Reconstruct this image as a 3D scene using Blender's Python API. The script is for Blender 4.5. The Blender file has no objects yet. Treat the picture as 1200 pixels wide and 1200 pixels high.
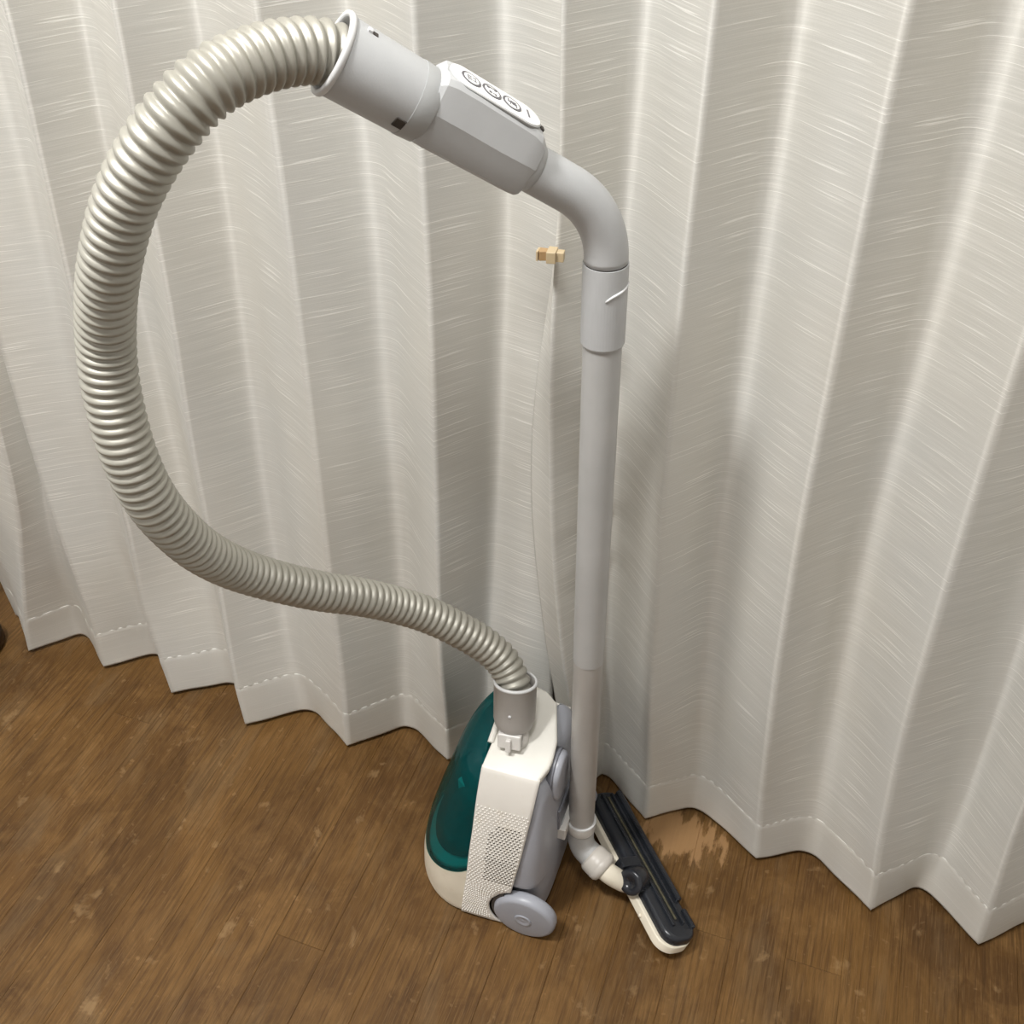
import bpy, bmesh, math, random
from mathutils import Vector, Matrix
import numpy as np

random.seed(7)
SC = bpy.context.scene
COL = SC.collection
R = math.radians

# ------------------------------------------------------------------ camera
cam_d = bpy.data.cameras.new('camera')
cam = bpy.data.objects.new('camera', cam_d)
COL.objects.link(cam)
cam.location = (0, 0, 1.37)
cam.rotation_euler = (R(90 - 40.6), 0, R(19.4))
cam_d.sensor_fit = 'HORIZONTAL'
cam_d.sensor_width = 36
cam_d.lens = 36.0
cam_d.clip_start = 0.02
SC.camera = cam

# ------------------------------------------------------------------ world, lights, exposure
w = bpy.data.worlds.new('world'); SC.world = w
w.use_nodes = True
w.node_tree.nodes['Background'].inputs[0].default_value = (1.0, 0.93, 0.84, 1)
w.node_tree.nodes['Background'].inputs[1].default_value = 0.15

def area(name, loc, target, size, power, color):
    d = bpy.data.lights.new(name, 'AREA'); d.shape = 'DISK'; d.size = size
    d.energy = power; d.color = color
    o = bpy.data.objects.new(name, d); COL.objects.link(o)
    o.location = loc
    o.rotation_euler = (Vector(target) - Vector(loc)).to_track_quat('-Z', 'Y').to_euler()
    return o
area('ceiling_lamp_light', (-0.86, -0.02, 2.66), (-0.86, -0.02, 0), 0.30, 65, (1.0, 0.995, 0.975))
area('ceiling_lamp_light', (-0.08, 0.06, 2.66), (-0.08, 0.06, 0), 0.30, 22, (1.0, 0.995, 0.975))
gl = area('ceiling_bounce_fill', (-0.45, 0.0, 2.55), (-0.45, 0.0, 3), 0.5, 6, (1.0, 0.995, 0.975))  # upward fill light, added to brighten the curtain by ceiling bounce
SC.view_settings.view_transform = 'Standard'
SC.view_settings.look = 'None'
SC.view_settings.exposure = -0.36
SC.view_settings.gamma = 1.0
SC.view_settings.use_curve_mapping = False

# ------------------------------------------------------------------ materials
def nodes_of(name):
    m = bpy.data.materials.new(name); m.use_nodes = True
    nt = m.node_tree
    return m, nt, nt.nodes['Principled BSDF']

def N(nt, typ, **kw):
    n = nt.nodes.new(typ)
    for k, v in kw.items():
        if k.startswith('i_'):
            n.inputs[k[2:].replace('_', ' ')].default_value = v
        else:
            setattr(n, k, v)
    return n

def ramp(nt, stops):
    n = nt.nodes.new('ShaderNodeValToRGB')
    el = n.color_ramp.elements
    while len(el) < len(stops): el.new(0.5)
    for e, (p, c) in zip(el, stops):
        e.position = p
        e.color = (c, c, c, 1) if not hasattr(c, '__len__') else (*c, 1)
    return n

def mix(nt, fac, a, b, blend='MIX'):
    n = nt.nodes.new('ShaderNodeMix'); n.data_type = 'RGBA'; n.blend_type = blend
    for sock, v in ((n.inputs[0], fac), (n.inputs[6], a), (n.inputs[7], b)):
        if isinstance(v, bpy.types.NodeSocket): nt.links.new(v, sock)
        elif hasattr(v, '__len__'): sock.default_value = (*v, 1) if len(v) == 3 else v
        else: sock.default_value = v
    return n.outputs[2]

def plastic(name, color, rough=0.4, var=0.06, scale=18, bump=0.0, metal=0.0, spec=0.5, dirt=None, coat=0.0):
    m, nt, p = nodes_of(name)
    tc = N(nt, 'ShaderNodeNewGeometry')
    nz = N(nt, 'ShaderNodeTexNoise', i_Scale=scale, i_Detail=5.0)
    nt.links.new(tc.outputs['Position'], nz.inputs['Vector'])
    lo = tuple(c * (1 - var) for c in color); hi = tuple(min(1, c * (1 + var)) for c in color)
    r = ramp(nt, [(0.3, lo), (0.7, hi)])
    nt.links.new(nz.outputs[0], r.inputs[0])
    out = r.outputs[0]
    if dirt:
        n2 = N(nt, 'ShaderNodeTexNoise', i_Scale=55.0, i_Detail=6.0)
        nt.links.new(tc.outputs['Position'], n2.inputs['Vector'])
        r2 = ramp(nt, [(0.58, 0.0), (0.8, 0.5)])
        nt.links.new(n2.outputs[0], r2.inputs[0])
        out = mix(nt, r2.outputs[0], out, dirt)
    nt.links.new(out, p.inputs['Base Color'])
    p.inputs['Roughness'].default_value = rough
    p.inputs['Metallic'].default_value = metal
    p.inputs['Specular IOR Level'].default_value = spec
    p.inputs['Coat Weight'].default_value = coat
    if bump:
        n3 = N(nt, 'ShaderNodeTexNoise', i_Scale=900.0, i_Detail=2.0)
        nt.links.new(tc.outputs['Position'], n3.inputs['Vector'])
        b = N(nt, 'ShaderNodeBump', i_Strength=bump, i_Distance=0.0006)
        nt.links.new(n3.outputs[0], b.inputs['Height'])
        nt.links.new(b.outputs[0], p.inputs['Normal'])
    return m

MAT = {}
MAT['grey'] = plastic('grey_plastic', (0.435, 0.44, 0.445), 0.42, bump=0.15)
MAT['grey_dark'] = plastic('grey_plastic_ring', (0.38, 0.385, 0.385), 0.42, bump=0.1)
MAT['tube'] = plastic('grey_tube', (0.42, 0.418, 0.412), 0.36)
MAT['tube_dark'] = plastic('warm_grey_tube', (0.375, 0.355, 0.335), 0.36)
MAT['cuff'] = plastic('warm_grey_cuff', (0.36, 0.34, 0.32), 0.4, bump=0.1)
MAT['cuff_rim'] = plastic('pale_grey_rim', (0.60, 0.60, 0.60), 0.4)
MAT['hose'] = plastic('pearl_hose', (0.36, 0.345, 0.30), 0.44, var=0.05, metal=0.4, spec=0.6)
MAT['white'] = plastic('off_white_plastic', (0.72, 0.70, 0.645), 0.38, var=0.03)
MAT['cream'] = plastic('yellowed_white_plastic', (0.74, 0.68, 0.56), 0.36, var=0.06, dirt=(0.55, 0.45, 0.30))
MAT['band'] = plastic('off_white_mesh_plastic', (0.74, 0.71, 0.66), 0.42, var=0.03, dirt=(0.66, 0.60, 0.48))
MAT['blue'] = plastic('blue_grey_plastic', (0.335, 0.345, 0.385), 0.36, var=0.04)
MAT['blue_dark'] = plastic('shadow_blue_grey_plastic', (0.16, 0.165, 0.19), 0.4)  # shaded copy of the blue, for recesses on the underside
MAT['hole'] = plastic('dark_opening', (0.05, 0.042, 0.036), 0.7)
MAT['charcoal'] = plastic('charcoal_plastic', (0.017, 0.019, 0.024), 0.26, var=0.15)
MAT['black'] = plastic('black_rubber', (0.012, 0.012, 0.013), 0.5)
MAT['bristle'] = plastic('olive_bristle', (0.085, 0.075, 0.045), 0.8, var=0.4, scale=400)
MAT['panel'] = plastic('white_control_panel', (0.88, 0.88, 0.87), 0.25, var=0.01)
MAT['ink'] = plastic('grey_ink', (0.13, 0.125, 0.135), 0.6)
MAT['latch'] = plastic('light_grey_latch', (0.60, 0.58, 0.55), 0.38)
MAT['joint'] = plastic('beige_grey_joint', (0.52, 0.485, 0.44), 0.4)
MAT['clip'] = plastic('beige_clip_plastic', (0.47, 0.37, 0.23), 0.45, var=0.08)
MAT['clip_dark'] = plastic('tan_clip_plastic', (0.36, 0.23, 0.11), 0.5, var=0.1)
MAT['wall'] = plastic('wall_paint', (0.80, 0.795, 0.78), 0.85, var=0.03)
MAT['ceil'] = plastic('ceiling_paint', (0.80, 0.795, 0.78), 0.9, var=0.02)
MAT['darkwood'] = plastic('dark_varnished_wood', (0.022, 0.010, 0.005), 0.4, var=0.3)

def teal_mat():
    """thin tinted clear plastic: light goes straight through it, coloured, under a glossy face"""
    m, nt, p = nodes_of('translucent_teal_plastic')
    p.inputs['Roughness'].default_value = 0.12
    p.inputs['IOR'].default_value = 1.5
    g = N(nt, 'ShaderNodeNewGeometry')
    nz = N(nt, 'ShaderNodeTexNoise', i_Scale=30.0, i_Detail=4.0)
    nt.links.new(g.outputs['Position'], nz.inputs['Vector'])
    r = ramp(nt, [(0.3, (0.0, 0.078, 0.086)), (0.75, (0.0, 0.105, 0.110))])
    nt.links.new(nz.outputs[0], r.inputs[0])
    nt.links.new(r.outputs[0], p.inputs['Base Color'])
    t = N(nt, 'ShaderNodeBsdfTransparent'); t.inputs[0].default_value = (0.01, 0.50, 0.50, 1)
    mx = N(nt, 'ShaderNodeMixShader'); mx.inputs[0].default_value = 0.42
    out = nt.nodes['Material Output']
    nt.links.new(t.outputs[0], mx.inputs[1]); nt.links.new(p.outputs[0], mx.inputs[2])
    nt.links.new(mx.outputs[0], out.inputs[0])
    return m
MAT['teal'] = teal_mat()
MAT['bin'] = plastic('dark_green_bin', (0.05, 0.06, 0.06), 0.5, var=0.3)
MAT['bin_rim'] = plastic('pale_bin_floor', (0.62, 0.66, 0.62), 0.5)

def fabric_mat(name, base, slub_gain):
    m, nt, p = nodes_of(name)
    uv = N(nt, 'ShaderNodeUVMap'); uv.uv_map = 'UVMap'
    def streak(sx, sy, lo, hi, seed, detail=2.0):
        mp = N(nt, 'ShaderNodeMapping')
        mp.inputs['Scale'].default_value = (sx, sy, 1)
        mp.inputs['Location'].default_value = (seed, seed * 1.7, 0)
        nt.links.new(uv.outputs[0], mp.inputs[0])
        n = N(nt, 'ShaderNodeTexNoise', noise_dimensions='2D', i_Scale=1.0, i_Detail=detail, i_Roughness=0.55)
        nt.links.new(mp.outputs[0], n.inputs['Vector'])
        r = ramp(nt, [(lo, 0.0), (hi, 1.0)])
        nt.links.new(n.outputs[0], r.inputs[0])
        return r.outputs[0]
    fine = streak(8, 800, 0.42, 0.76, 3.1, 3.0)
    slub = streak(10, 620, 0.69, 0.78, 11.7, 0.5)
    weave = streak(700, 900, 0.3, 0.7, 5.0, 1.0)
    tint = streak(5, 3, 0.35, 0.65, 8.0, 2.0)
    c = mix(nt, tint, tuple(b * t for b, t in zip(base, (0.985, 0.99, 1.0))), tuple(b * t for b, t in zip(base, (1.01, 1.0, 0.985))))
    f2 = N(nt, 'ShaderNodeMath', operation='MULTIPLY'); f2.inputs[1].default_value = 0.30 * slub_gain
    nt.links.new(fine, f2.inputs[0])
    c = mix(nt, f2.outputs[0], c, (0.93, 0.91, 0.86))
    f3 = N(nt, 'ShaderNodeMath', operation='MULTIPLY'); f3.inputs[1].default_value = 0.58 * slub_gain
    nt.links.new(slub, f3.inputs[0])
    c = mix(nt, f3.outputs[0], c, (1.0, 0.985, 0.94))
    f4 = N(nt, 'ShaderNodeMath', operation='MULTIPLY'); f4.inputs[1].default_value = 0.07
    nt.links.new(weave, f4.inputs[0])
    c = mix(nt, f4.outputs[0], c, (0.35, 0.33, 0.30))
    nt.links.new(c, p.inputs['Base Color'])
    p.inputs['Roughness'].default_value = 0.5
    p.inputs['Metallic'].default_value = 0.22
    p.inputs['Anisotropic'].default_value = 0.85
    p.inputs['Anisotropic Rotation'].default_value = 0.25
    tg = N(nt, 'ShaderNodeTangent', direction_type='UV_MAP'); tg.uv_map = 'UVMap'
    nt.links.new(tg.outputs[0], p.inputs['Tangent'])
    p.inputs['Specular IOR Level'].default_value = 0.5
    p.inputs['Sheen Weight'].default_value = 0.0
    h = N(nt, 'ShaderNodeMath', operation='ADD')
    nt.links.new(f2.outputs[0], h.inputs[0]); nt.links.new(f3.outputs[0], h.inputs[1])
    b = N(nt, 'ShaderNodeBump', i_Strength=0.25, i_Distance=0.0006)
    nt.links.new(h.outputs[0], b.inputs['Height'])
    nt.links.new(b.outputs[0], p.inputs['Normal'])
    return m
MAT['fabric'] = fabric_mat('slub_curtain_fabric', (0.625, 0.615, 0.575), 1.0)
MAT['hem'] = fabric_mat('double_hem_fabric', (0.65, 0.635, 0.59), 0.35)

def wood_mat():
    m, nt, p = nodes_of('worn_brown_floor_wood')
    g = N(nt, 'ShaderNodeNewGeometry')
    oi = N(nt, 'ShaderNodeObjectInfo')
    def noise(scale, sc3, detail=6.0, rough=0.6, dist=0.0, rnd=0.0):
        mp = N(nt, 'ShaderNodeMapping'); mp.inputs['Scale'].default_value = sc3
        nt.links.new(g.outputs['Position'], mp.inputs[0])
        vec = mp.outputs[0]
        if rnd:
            a = N(nt, 'ShaderNodeVectorMath', operation='ADD')
            sm = N(nt, 'ShaderNodeVectorMath', operation='SCALE'); sm.inputs['Scale'].default_value = rnd
            cv = N(nt, 'ShaderNodeCombineXYZ')
            nt.links.new(oi.outputs['Random'], cv.inputs[0]); nt.links.new(oi.outputs['Random'], cv.inputs[1])
            nt.links.new(cv.outputs[0], sm.inputs[0])
            nt.links.new(vec, a.inputs[0]); nt.links.new(sm.outputs[0], a.inputs[1])
            vec = a.outputs[0]
        n = N(nt, 'ShaderNodeTexNoise', i_Scale=scale, i_Detail=detail, i_Roughness=rough, i_Distortion=dist)
        nt.links.new(vec, n.inputs['Vector'])
        return n.outputs[0]
    def rm(s, a, b, va=0.0, vb=1.0):
        r = ramp(nt, [(a, va), (b, vb)]); nt.links.new(s, r.inputs[0]); return r.outputs[0]
    grain = noise(1.0, (210, 9, 1), 5.0, 0.65, 0.4, 37.0)
    fineg = noise(1.0, (620, 22, 1), 3.0, 0.6, 0.2, 11.0)
    cloud = noise(4.2, (1.5, 1, 1), 6.0, 0.6, 0.6)
    blot = noise(11, (1.4, 1, 1), 7.0, 0.65, 0.8)
    grey = noise(1.0, (14, 4.5, 1), 6.0, 0.65, 0.5)
    scuff = noise(24, (1, 0.8, 1), 4.0, 0.6, 0.3)
    speck = noise(75, (1, 1, 1), 2.0, 0.5)
    dark, mid, lite = (0.082, 0.039, 0.0105), (0.140, 0.070, 0.0185), (0.195, 0.104, 0.033)
    c = mix(nt, rm(cloud, 0.38, 0.60), dark, mid)
    c = mix(nt, rm(blot, 0.48, 0.66, 0, 0.6), c, lite)
    c = mix(nt, rm(grey, 0.52, 0.64, 0, 0.28), c, (0.170, 0.115, 0.060))
    c = mix(nt, rm(grain, 0.46, 0.64, 0.0, 0.58), c, (0.048, 0.022, 0.0065))
    c = mix(nt, rm(fineg, 0.52, 0.68, 0.0, 0.34), c, (0.230, 0.130, 0.050))
    c = mix(nt, rm(speck, 0.68, 0.76, 0, 0.30), c, (0.30, 0.18, 0.08))
    c = mix(nt, rm(scuff, 0.63, 0.70, 0, 0.40), c, (0.30, 0.19, 0.09))
    # tone of each board
    hs = N(nt, 'ShaderNodeHueSaturation')
    mr = N(nt, 'ShaderNodeMapRange'); mr.inputs['To Min'].default_value = 0.93; mr.inputs['To Max'].default_value = 1.06
    nt.links.new(oi.outputs['Random'], mr.inputs[0])
    nt.links.new(mr.outputs[0], hs.inputs['Value']); nt.links.new(c, hs.inputs['Color'])
    c = hs.outputs[0]
    # bleached worn patch on the boards in front of the curtain hem
    sub = N(nt, 'ShaderNodeVectorMath', operation='SUBTRACT'); sub.inputs[1].default_value = (-0.045, 0.885, 0)
    nt.links.new(g.outputs['Position'], sub.inputs[0])
    sc = N(nt, 'ShaderNodeVectorMath', operation='MULTIPLY'); sc.inputs[1].default_value = (11.0, 20.0, 0)
    nt.links.new(sub.outputs[0], sc.inputs[0])
    ln = N(nt, 'ShaderNodeVectorMath', operation='LENGTH'); nt.links.new(sc.outputs[0], ln.inputs[0])
    wob = noise(1.0, (70, 18, 1), 5.0, 0.65)
    sc2 = N(nt, 'ShaderNodeMath', operation='MULTIPLY'); sc2.inputs[1].default_value = 0.25
    nt.links.new(ln.outputs['Value'], sc2.inputs[0])
    ad = N(nt, 'ShaderNodeMath', operation='MULTIPLY_ADD'); ad.inputs[1].default_value = 0.6
    nt.links.new(wob, ad.inputs[0]); nt.links.new(sc2.outputs[0], ad.inputs[2])
    patch = rm(ad.outputs[0], 0.44, 0.50, 0.75, 0.0)
    c = mix(nt, patch, c, (0.33, 0.19, 0.085))
    nt.links.new(c, p.inputs['Base Color'])
    rr = rm(blot, 0.3, 0.7, 0.42, 0.62)
    nt.links.new(rr, p.inputs['Roughness'])
    p.inputs['Specular IOR Level'].default_value = 0.22
    b = N(nt, 'ShaderNodeBump', i_Strength=0.35, i_Distance=0.0012)
    nt.links.new(grain, b.inputs['Height']); nt.links.new(b.outputs[0], p.inputs['Normal'])
    return m
MAT['wood'] = wood_mat()

# ------------------------------------------------------------------ mesh helpers (world coordinates in, parent offset taken out)
WORLD = {}
def wloc(o):
    return WORLD.get(o.name, Vector((0, 0, 0))) if o else Vector((0, 0, 0))

def obj(name, vf, mat, parent=None, smooth=True, uvs=None, angle=None):
    verts, faces = vf
    verts = [Vector(v) for v in verts]
    c = Vector((0, 0, 0))
    for v in verts: c += v
    c /= max(1, len(verts))
    me = bpy.data.meshes.new(name)
    me.from_pydata([v - c for v in verts], [], faces)
    if uvs is not None:
        lay = me.uv_layers.new(name='UVMap')
        for l in me.loops: lay.data[l.index].uv = uvs[l.vertex_index]
    bm = bmesh.new(); bm.from_mesh(me)
    if uvs is None:
        bmesh.ops.remove_doubles(bm, verts=bm.verts, dist=1e-6)
        bmesh.ops.recalc_face_normals(bm, faces=bm.faces)
    bm.to_mesh(me); bm.free()
    if smooth:
        for p in me.polygons: p.use_smooth = True
        if angle is not None: me.set_sharp_from_angle(angle=R(angle))
    if mat: me.materials.append(mat)
    o = bpy.data.objects.new(name, me); COL.objects.link(o)
    if parent: o.parent = parent
    o.location = c - wloc(parent)
    WORLD[o.name] = c
    return o

def empty(name, loc, parent=None):
    o = bpy.data.objects.new(name, None); COL.objects.link(o)
    o.empty_display_size = 0.05
    o.location = Vector(loc) - wloc(parent)
    if parent: o.parent = parent
    WORLD[o.name] = Vector(loc)
    return o

def tag(o, label, cat, group=None):
    o['label'] = label; o['category'] = cat
    if group: o['group'] = group
    return o

def frame(d, ref=(0, 0, 1)):
    d = Vector(d).normalized(); ref = Vector(ref)
    if abs(d.dot(ref)) > 0.98: ref = Vector((0, 1, 0))
    u = (ref - d * d.dot(ref)).normalized()
    return u, d.cross(u), d

def join(*vfs):
    V, F = [], []
    for v, f in vfs:
        n = len(V); V += list(v); F += [[i + n for i in q] for q in f]
    return V, F

def lathe(prof, o, d, seg=40, closed=False, ref=(0, 0, 1)):
    """prof: list of (radius, height along d)"""
    u, v, d = frame(d, ref); o = Vector(o)
    V, F = [], []
    for r, h in prof:
        for k in range(seg):
            a = 2 * math.pi * k / seg
            V.append(o + d * h + (u * math.cos(a) + v * math.sin(a)) * max(r, 1e-5))
    n = len(prof)
    for i in range(n - 1 + (1 if closed else 0)):
        for k in range(seg):
            a, b = i * seg + k, i * seg + (k + 1) % seg
            j = ((i + 1) % n) * seg
            F.append((a, b, j + (k + 1) % seg, j + k))
    if not closed:
        if prof[0][0] > 1e-4: F.append(tuple(range(seg))[::-1])
        if prof[-1][0] > 1e-4: F.append(tuple(range((n - 1) * seg, n * seg)))
    return V, F

def catmull(pts, n=12):
    P = [Vector(p) for p in pts]
    P = [P[0] * 2 - P[1]] + P + [P[-1] * 2 - P[-2]]
    out = []
    for i in range(1, len(P) - 2):
        for k in range(n):
            t = k / n
            a, b, c, d = P[i - 1], P[i], P[i + 1], P[i + 2]
            out.append(0.5 * ((2 * b) + (c - a) * t + (2 * a - 5 * b + 4 * c - d) * t * t + (3 * b - a - 3 * c + d) * t ** 3))
    out.append(P[-2])
    return out

def resample(P, step):
    L = [0]
    for i in range(1, len(P)): L.append(L[-1] + (P[i] - P[i - 1]).length)
    n = max(2, int(round(L[-1] / step))); out = []; j = 0
    for k in range(n + 1):
        s = L[-1] * k / n
        while j < len(P) - 2 and L[j + 1] < s: j += 1
        t = (s - L[j]) / max(1e-9, L[j + 1] - L[j])
        out.append(P[j].lerp(P[j + 1], t))
    return out, L[-1]

def tube(P, rad, seg=36, caps=True, squash=None):
    """P list of Vectors, rad list or number"""
    n = len(P); V, F = [], []
    T = [(P[min(i + 1, n - 1)] - P[max(i - 1, 0)]).normalized() for i in range(n)]
    u = frame(T[0])[0]
    for i in range(n):
        u = (u - T[i] * u.dot(T[i])).normalized(); v = T[i].cross(u)
        r = rad[i] if hasattr(rad, '__len__') else rad
        for k in range(seg):
            a = 2 * math.pi * k / seg
            V.append(P[i] + (u * math.cos(a) + v * math.sin(a)) * r)
    for i in range(n - 1):
        for k in range(seg):
            a, b = i * seg + k, i * seg + (k + 1) % seg
            F.append((a, b, b + seg, a + seg))
    if caps:
        F.append(tuple(range(seg))[::-1]); F.append(tuple(range((n - 1) * seg, n * seg)))
    return V, F

def loft(rings, caps=True, closed=True):
    m = len(rings[0]); V = [Vector(p) for r in rings for p in r]; F = []
    for i in range(len(rings) - 1):
        for k in range(m if closed else m - 1):
            a, b = i * m + k, i * m + (k + 1) % m
            F.append((a, b, b + m, a + m))
    if caps:
        F.append(tuple(range(m))[::-1]); F.append(tuple(range((len(rings) - 1) * m, len(rings) * m)))
    return V, F

def prism(poly, M, h, r=0.0, steps=4):
    """2-D outline in the plane of M, thickness h along M's z, with a rounded top edge of radius r"""
    c = (sum(p[0] for p in poly) / len(poly), sum(p[1] for p in poly) / len(poly))
    mr = max(1e-6, min(math.hypot(p[0] - c[0], p[1] - c[1]) for p in poly))
    def ring(inset, z):
        out = []
        n = len(poly)
        for i, p in enumerate(poly):
            a, b = poly[i - 1], poly[(i + 1) % n]
            t = Vector((b[0] - a[0], b[1] - a[1])); t.normalize()
            nrm = Vector((-t.y, t.x))
            out.append(M @ Vector((p[0] + nrm.x * inset, p[1] + nrm.y * inset, z)))
        return out
    area2 = sum(poly[i - 1][0] * poly[i][1] - poly[i][0] * poly[i - 1][1] for i in range(len(poly)))
    if area2 < 0: poly = poly[::-1]
    rings = [ring(0, 0), ring(0, h - r)]
    for k in range(1, steps + 1):
        a = math.pi / 2 * k / steps
        if r > 0: rings.append(ring(r * (1 - math.cos(a)), h - r + r * math.sin(a)))
    return loft(rings)

def stadium(l, w, n=10):
    """outline l long (x), w wide (y), round ends"""
    r = w / 2; P = []
    for s, a0 in ((1, -90), (-1, 90)):
        for k in range(n + 1):
            a = R(a0 + 180 * k / n)
            P.append((s * (l / 2 - r) + r * math.cos(a), r * math.sin(a)))
    return P

def rrect(l, w, r, n=5):
    P = []
    for sx, sy, a0 in ((1, -1, -90), (1, 1, 0), (-1, 1, 90), (-1, -1, 180)):
        for k in range(n + 1):
            a = R(a0 + 90 * k / n)
            P.append((sx * (l / 2 - r) + r * math.cos(a), sy * (w / 2 - r) + r * math.sin(a)))
    return P

def mat4(o, x, y, z):
    M = Matrix.Identity(4)
    for i, v in enumerate((x, y, z, o)):
        for k in range(3): M[k][i] = v[k]
    return M

def box(M, x0, x1, y0, y1, z0, z1):
    V = [M @ Vector((x, y, z)) for z in (z0, z1) for x, y in ((x0, y0), (x1, y0), (x1, y1), (x0, y1))]
    return V, [(0, 3, 2, 1), (4, 5, 6, 7), (0, 1, 5, 4), (1, 2, 6, 5), (2, 3, 7, 6), (3, 0, 4, 7)]
ID = Matrix.Identity(4)

def bevel(o, wd, seg=3, ang=30):
    b = o.modifiers.new('bevel', 'BEVEL'); b.width = wd; b.segments = seg
    b.limit_method = 'ANGLE'; b.angle_limit = R(ang)
    return o

def interp(tab, z):
    if z <= tab[0][0]: return tab[0][1]
    for (a, va), (b, vb) in zip(tab, tab[1:]):
        if z <= b:
            return va + (vb - va) * (z - a) / (b - a)
    return tab[-1][1]

# ------------------------------------------------------------------ room
RX0, RX1, RY0, RY1, RH = -2.35, 1.55, -1.9, 1.06, 2.72
def structure(name, vf, mat, parent=None, **kw):
    o = obj(name, vf, mat, parent, smooth=False, **kw)
    o['kind'] = 'structure'
    return o
floor = structure('floor', box(ID, RX0, RX1, RY0, RY1, -0.05, -0.0022), MAT['wood'])
structure('wall_back', box(ID, RX0 - .1, RX1 + .1, RY1, RY1 + .1, -0.05, RH), MAT['wall'])
structure('wall_front', box(ID, RX0 - .1, RX1 + .1, RY0 - .1, RY0, -0.05, RH), MAT['wall'])
structure('wall_left', box(ID, RX0 - .1, RX0, RY0, RY1, -0.05, RH), MAT['wall'])
structure('wall_right', box(ID, RX1, RX1 + .1, RY0, RY1, -0.05, RH), MAT['wall'])
structure('ceiling', box(ID, RX0 - .1, RX1 + .1, RY0 - .1, RY1 + .1, RH, RH + .1), MAT['ceil'])

# floor boards, 74.6 mm wide, running towards the curtain; each a piece of the floor
PW = 0.0746
def plank_mesh(L):
    e, w2 = 0.0005, PW / 2 - 0.0001
    V = []
    for z, i in ((-0.0030, 0), (-0.0004, 0), (0.0, e)):
        V += [(-w2 + i, 0.0001 + i, z), (w2 - i, 0.0001 + i, z), (w2 - i, L - 0.0001 - i, z), (-w2 + i, L - 0.0001 - i, z)]
    F = [(8, 9, 10, 11)]
    for b in (0, 4):
        for k in range(4): F.append((b + k, b + (k + 1) % 4, b + 4 + (k + 1) % 4, b + 4 + k))
    me = bpy.data.meshes.new('plank'); me.from_pydata(V, [], F); me.materials.append(MAT['wood'])
    return me
PL = {}
x = 0.056 + PW / 2
xs = []
k0 = math.ceil((RX0 - 0.056) / PW); k1 = math.floor((RX1 - 0.056) / PW)
for k in range(k0, k1):
    xc = 0.056 + PW * (k + 0.5)
    y = RY0
    first = True
    while y < RY1 - 1e-4:
        L = random.choice((0.6, 0.9, 1.2, 1.5)) if first else random.choice((0.9, 1.2, 1.5, 1.8))
        first = False
        L += 0.05 * random.randint(-3, 3)
        L = min(L, RY1 - y)
        if RY1 - y - L < 0.25: L = RY1 - y
        key = round(L, 3)
        if key not in PL: PL[key] = plank_mesh(key)
        o = bpy.data.objects.new('plank', PL[key]); COL.objects.link(o)
        o.parent = floor
        o.location = Vector((xc, y, 0)) - WORLD['floor']
        y += L

# ------------------------------------------------------------------ curtains
# every pleat crest (front) and valley (back): hem Y, and X at heights z
CREST, VALLEY = 0.865, 0.930
def pts(kind, yh, *zx, yb=None): return dict(kind=kind, yh=yh, zx=sorted(zx), yb=yb)
LEFT = [
    pts('V', .925, (0, -1.290), (.3, -1.26), (.7, -1.22), (1.2, -1.18), yb=.895),
    pts('C', .859, (0, -1.214), (.2, -1.15), (.362, -1.095), (.64, -1.050), (.82, -1.035), (1.2, -1.02)),
    pts('V', .927, (0, -1.146), (.3, -1.085), (.65, -1.02), (1.1, -0.965), yb=.900),
    pts('C', .874, (0, -1.062), (.132, -1.046), (.306, -1.037), (.44, -1.03), (.657, -1.010), (1.0, -0.962)),
    pts('V', .929, (0, -0.987), (.3, -0.965), (.66, -0.935), (1.1, -0.895), yb=.912),
    pts('C', .862, (0, -0.914), (.195, -0.921), (.383, -0.897), (.631, -0.880), (.824, -0.863), (1.097, -0.835)),
    pts('V', .918, (0, -0.826), (.4, -0.828), (.7, -0.820), (.969, -0.805), (1.085, -0.792)),
    pts('C', .848, (0, -0.762), (.12, -0.768), (.269, -0.764), (.588, -0.747), (.754, -0.729), (1.012, -0.713), (1.108, -0.705)),
    pts('V', .909, (0, -0.668), (.10, -0.686), (.19, -0.695), (.422, -0.688), (.667, -0.676), (.874, -0.661), (1.096, -0.655)),
    pts('C', .865, (0, -0.588), (.127, -0.577), (.385, -0.571), (.566, -0.566), (.776, -0.558), (.975, -0.551), (1.12, -0.550)),
    pts('V', .933, (0, -0.507), (.3, -0.492), (.51, -0.485), (.707, -0.485), (.837, -0.478), (1.029, -0.482), (1.11, -0.492)),
    pts('C', .893, (0, -0.425), (.122, -0.417), (.484, -0.406), (.813, -0.397), (1.01, -0.396), (1.133, -0.395)),
    pts('V', .935, (0, -0.375), (.396, -0.352), (.739, -0.338), (.928, -0.330), (1.123, -0.335)),
    pts('E', .930, (0, -0.262), (.3, -0.262), (.6, -0.260), (.85, -0.260), (.93, -0.256), (1.0, -0.252), (1.144, -0.252)),
]
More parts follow.
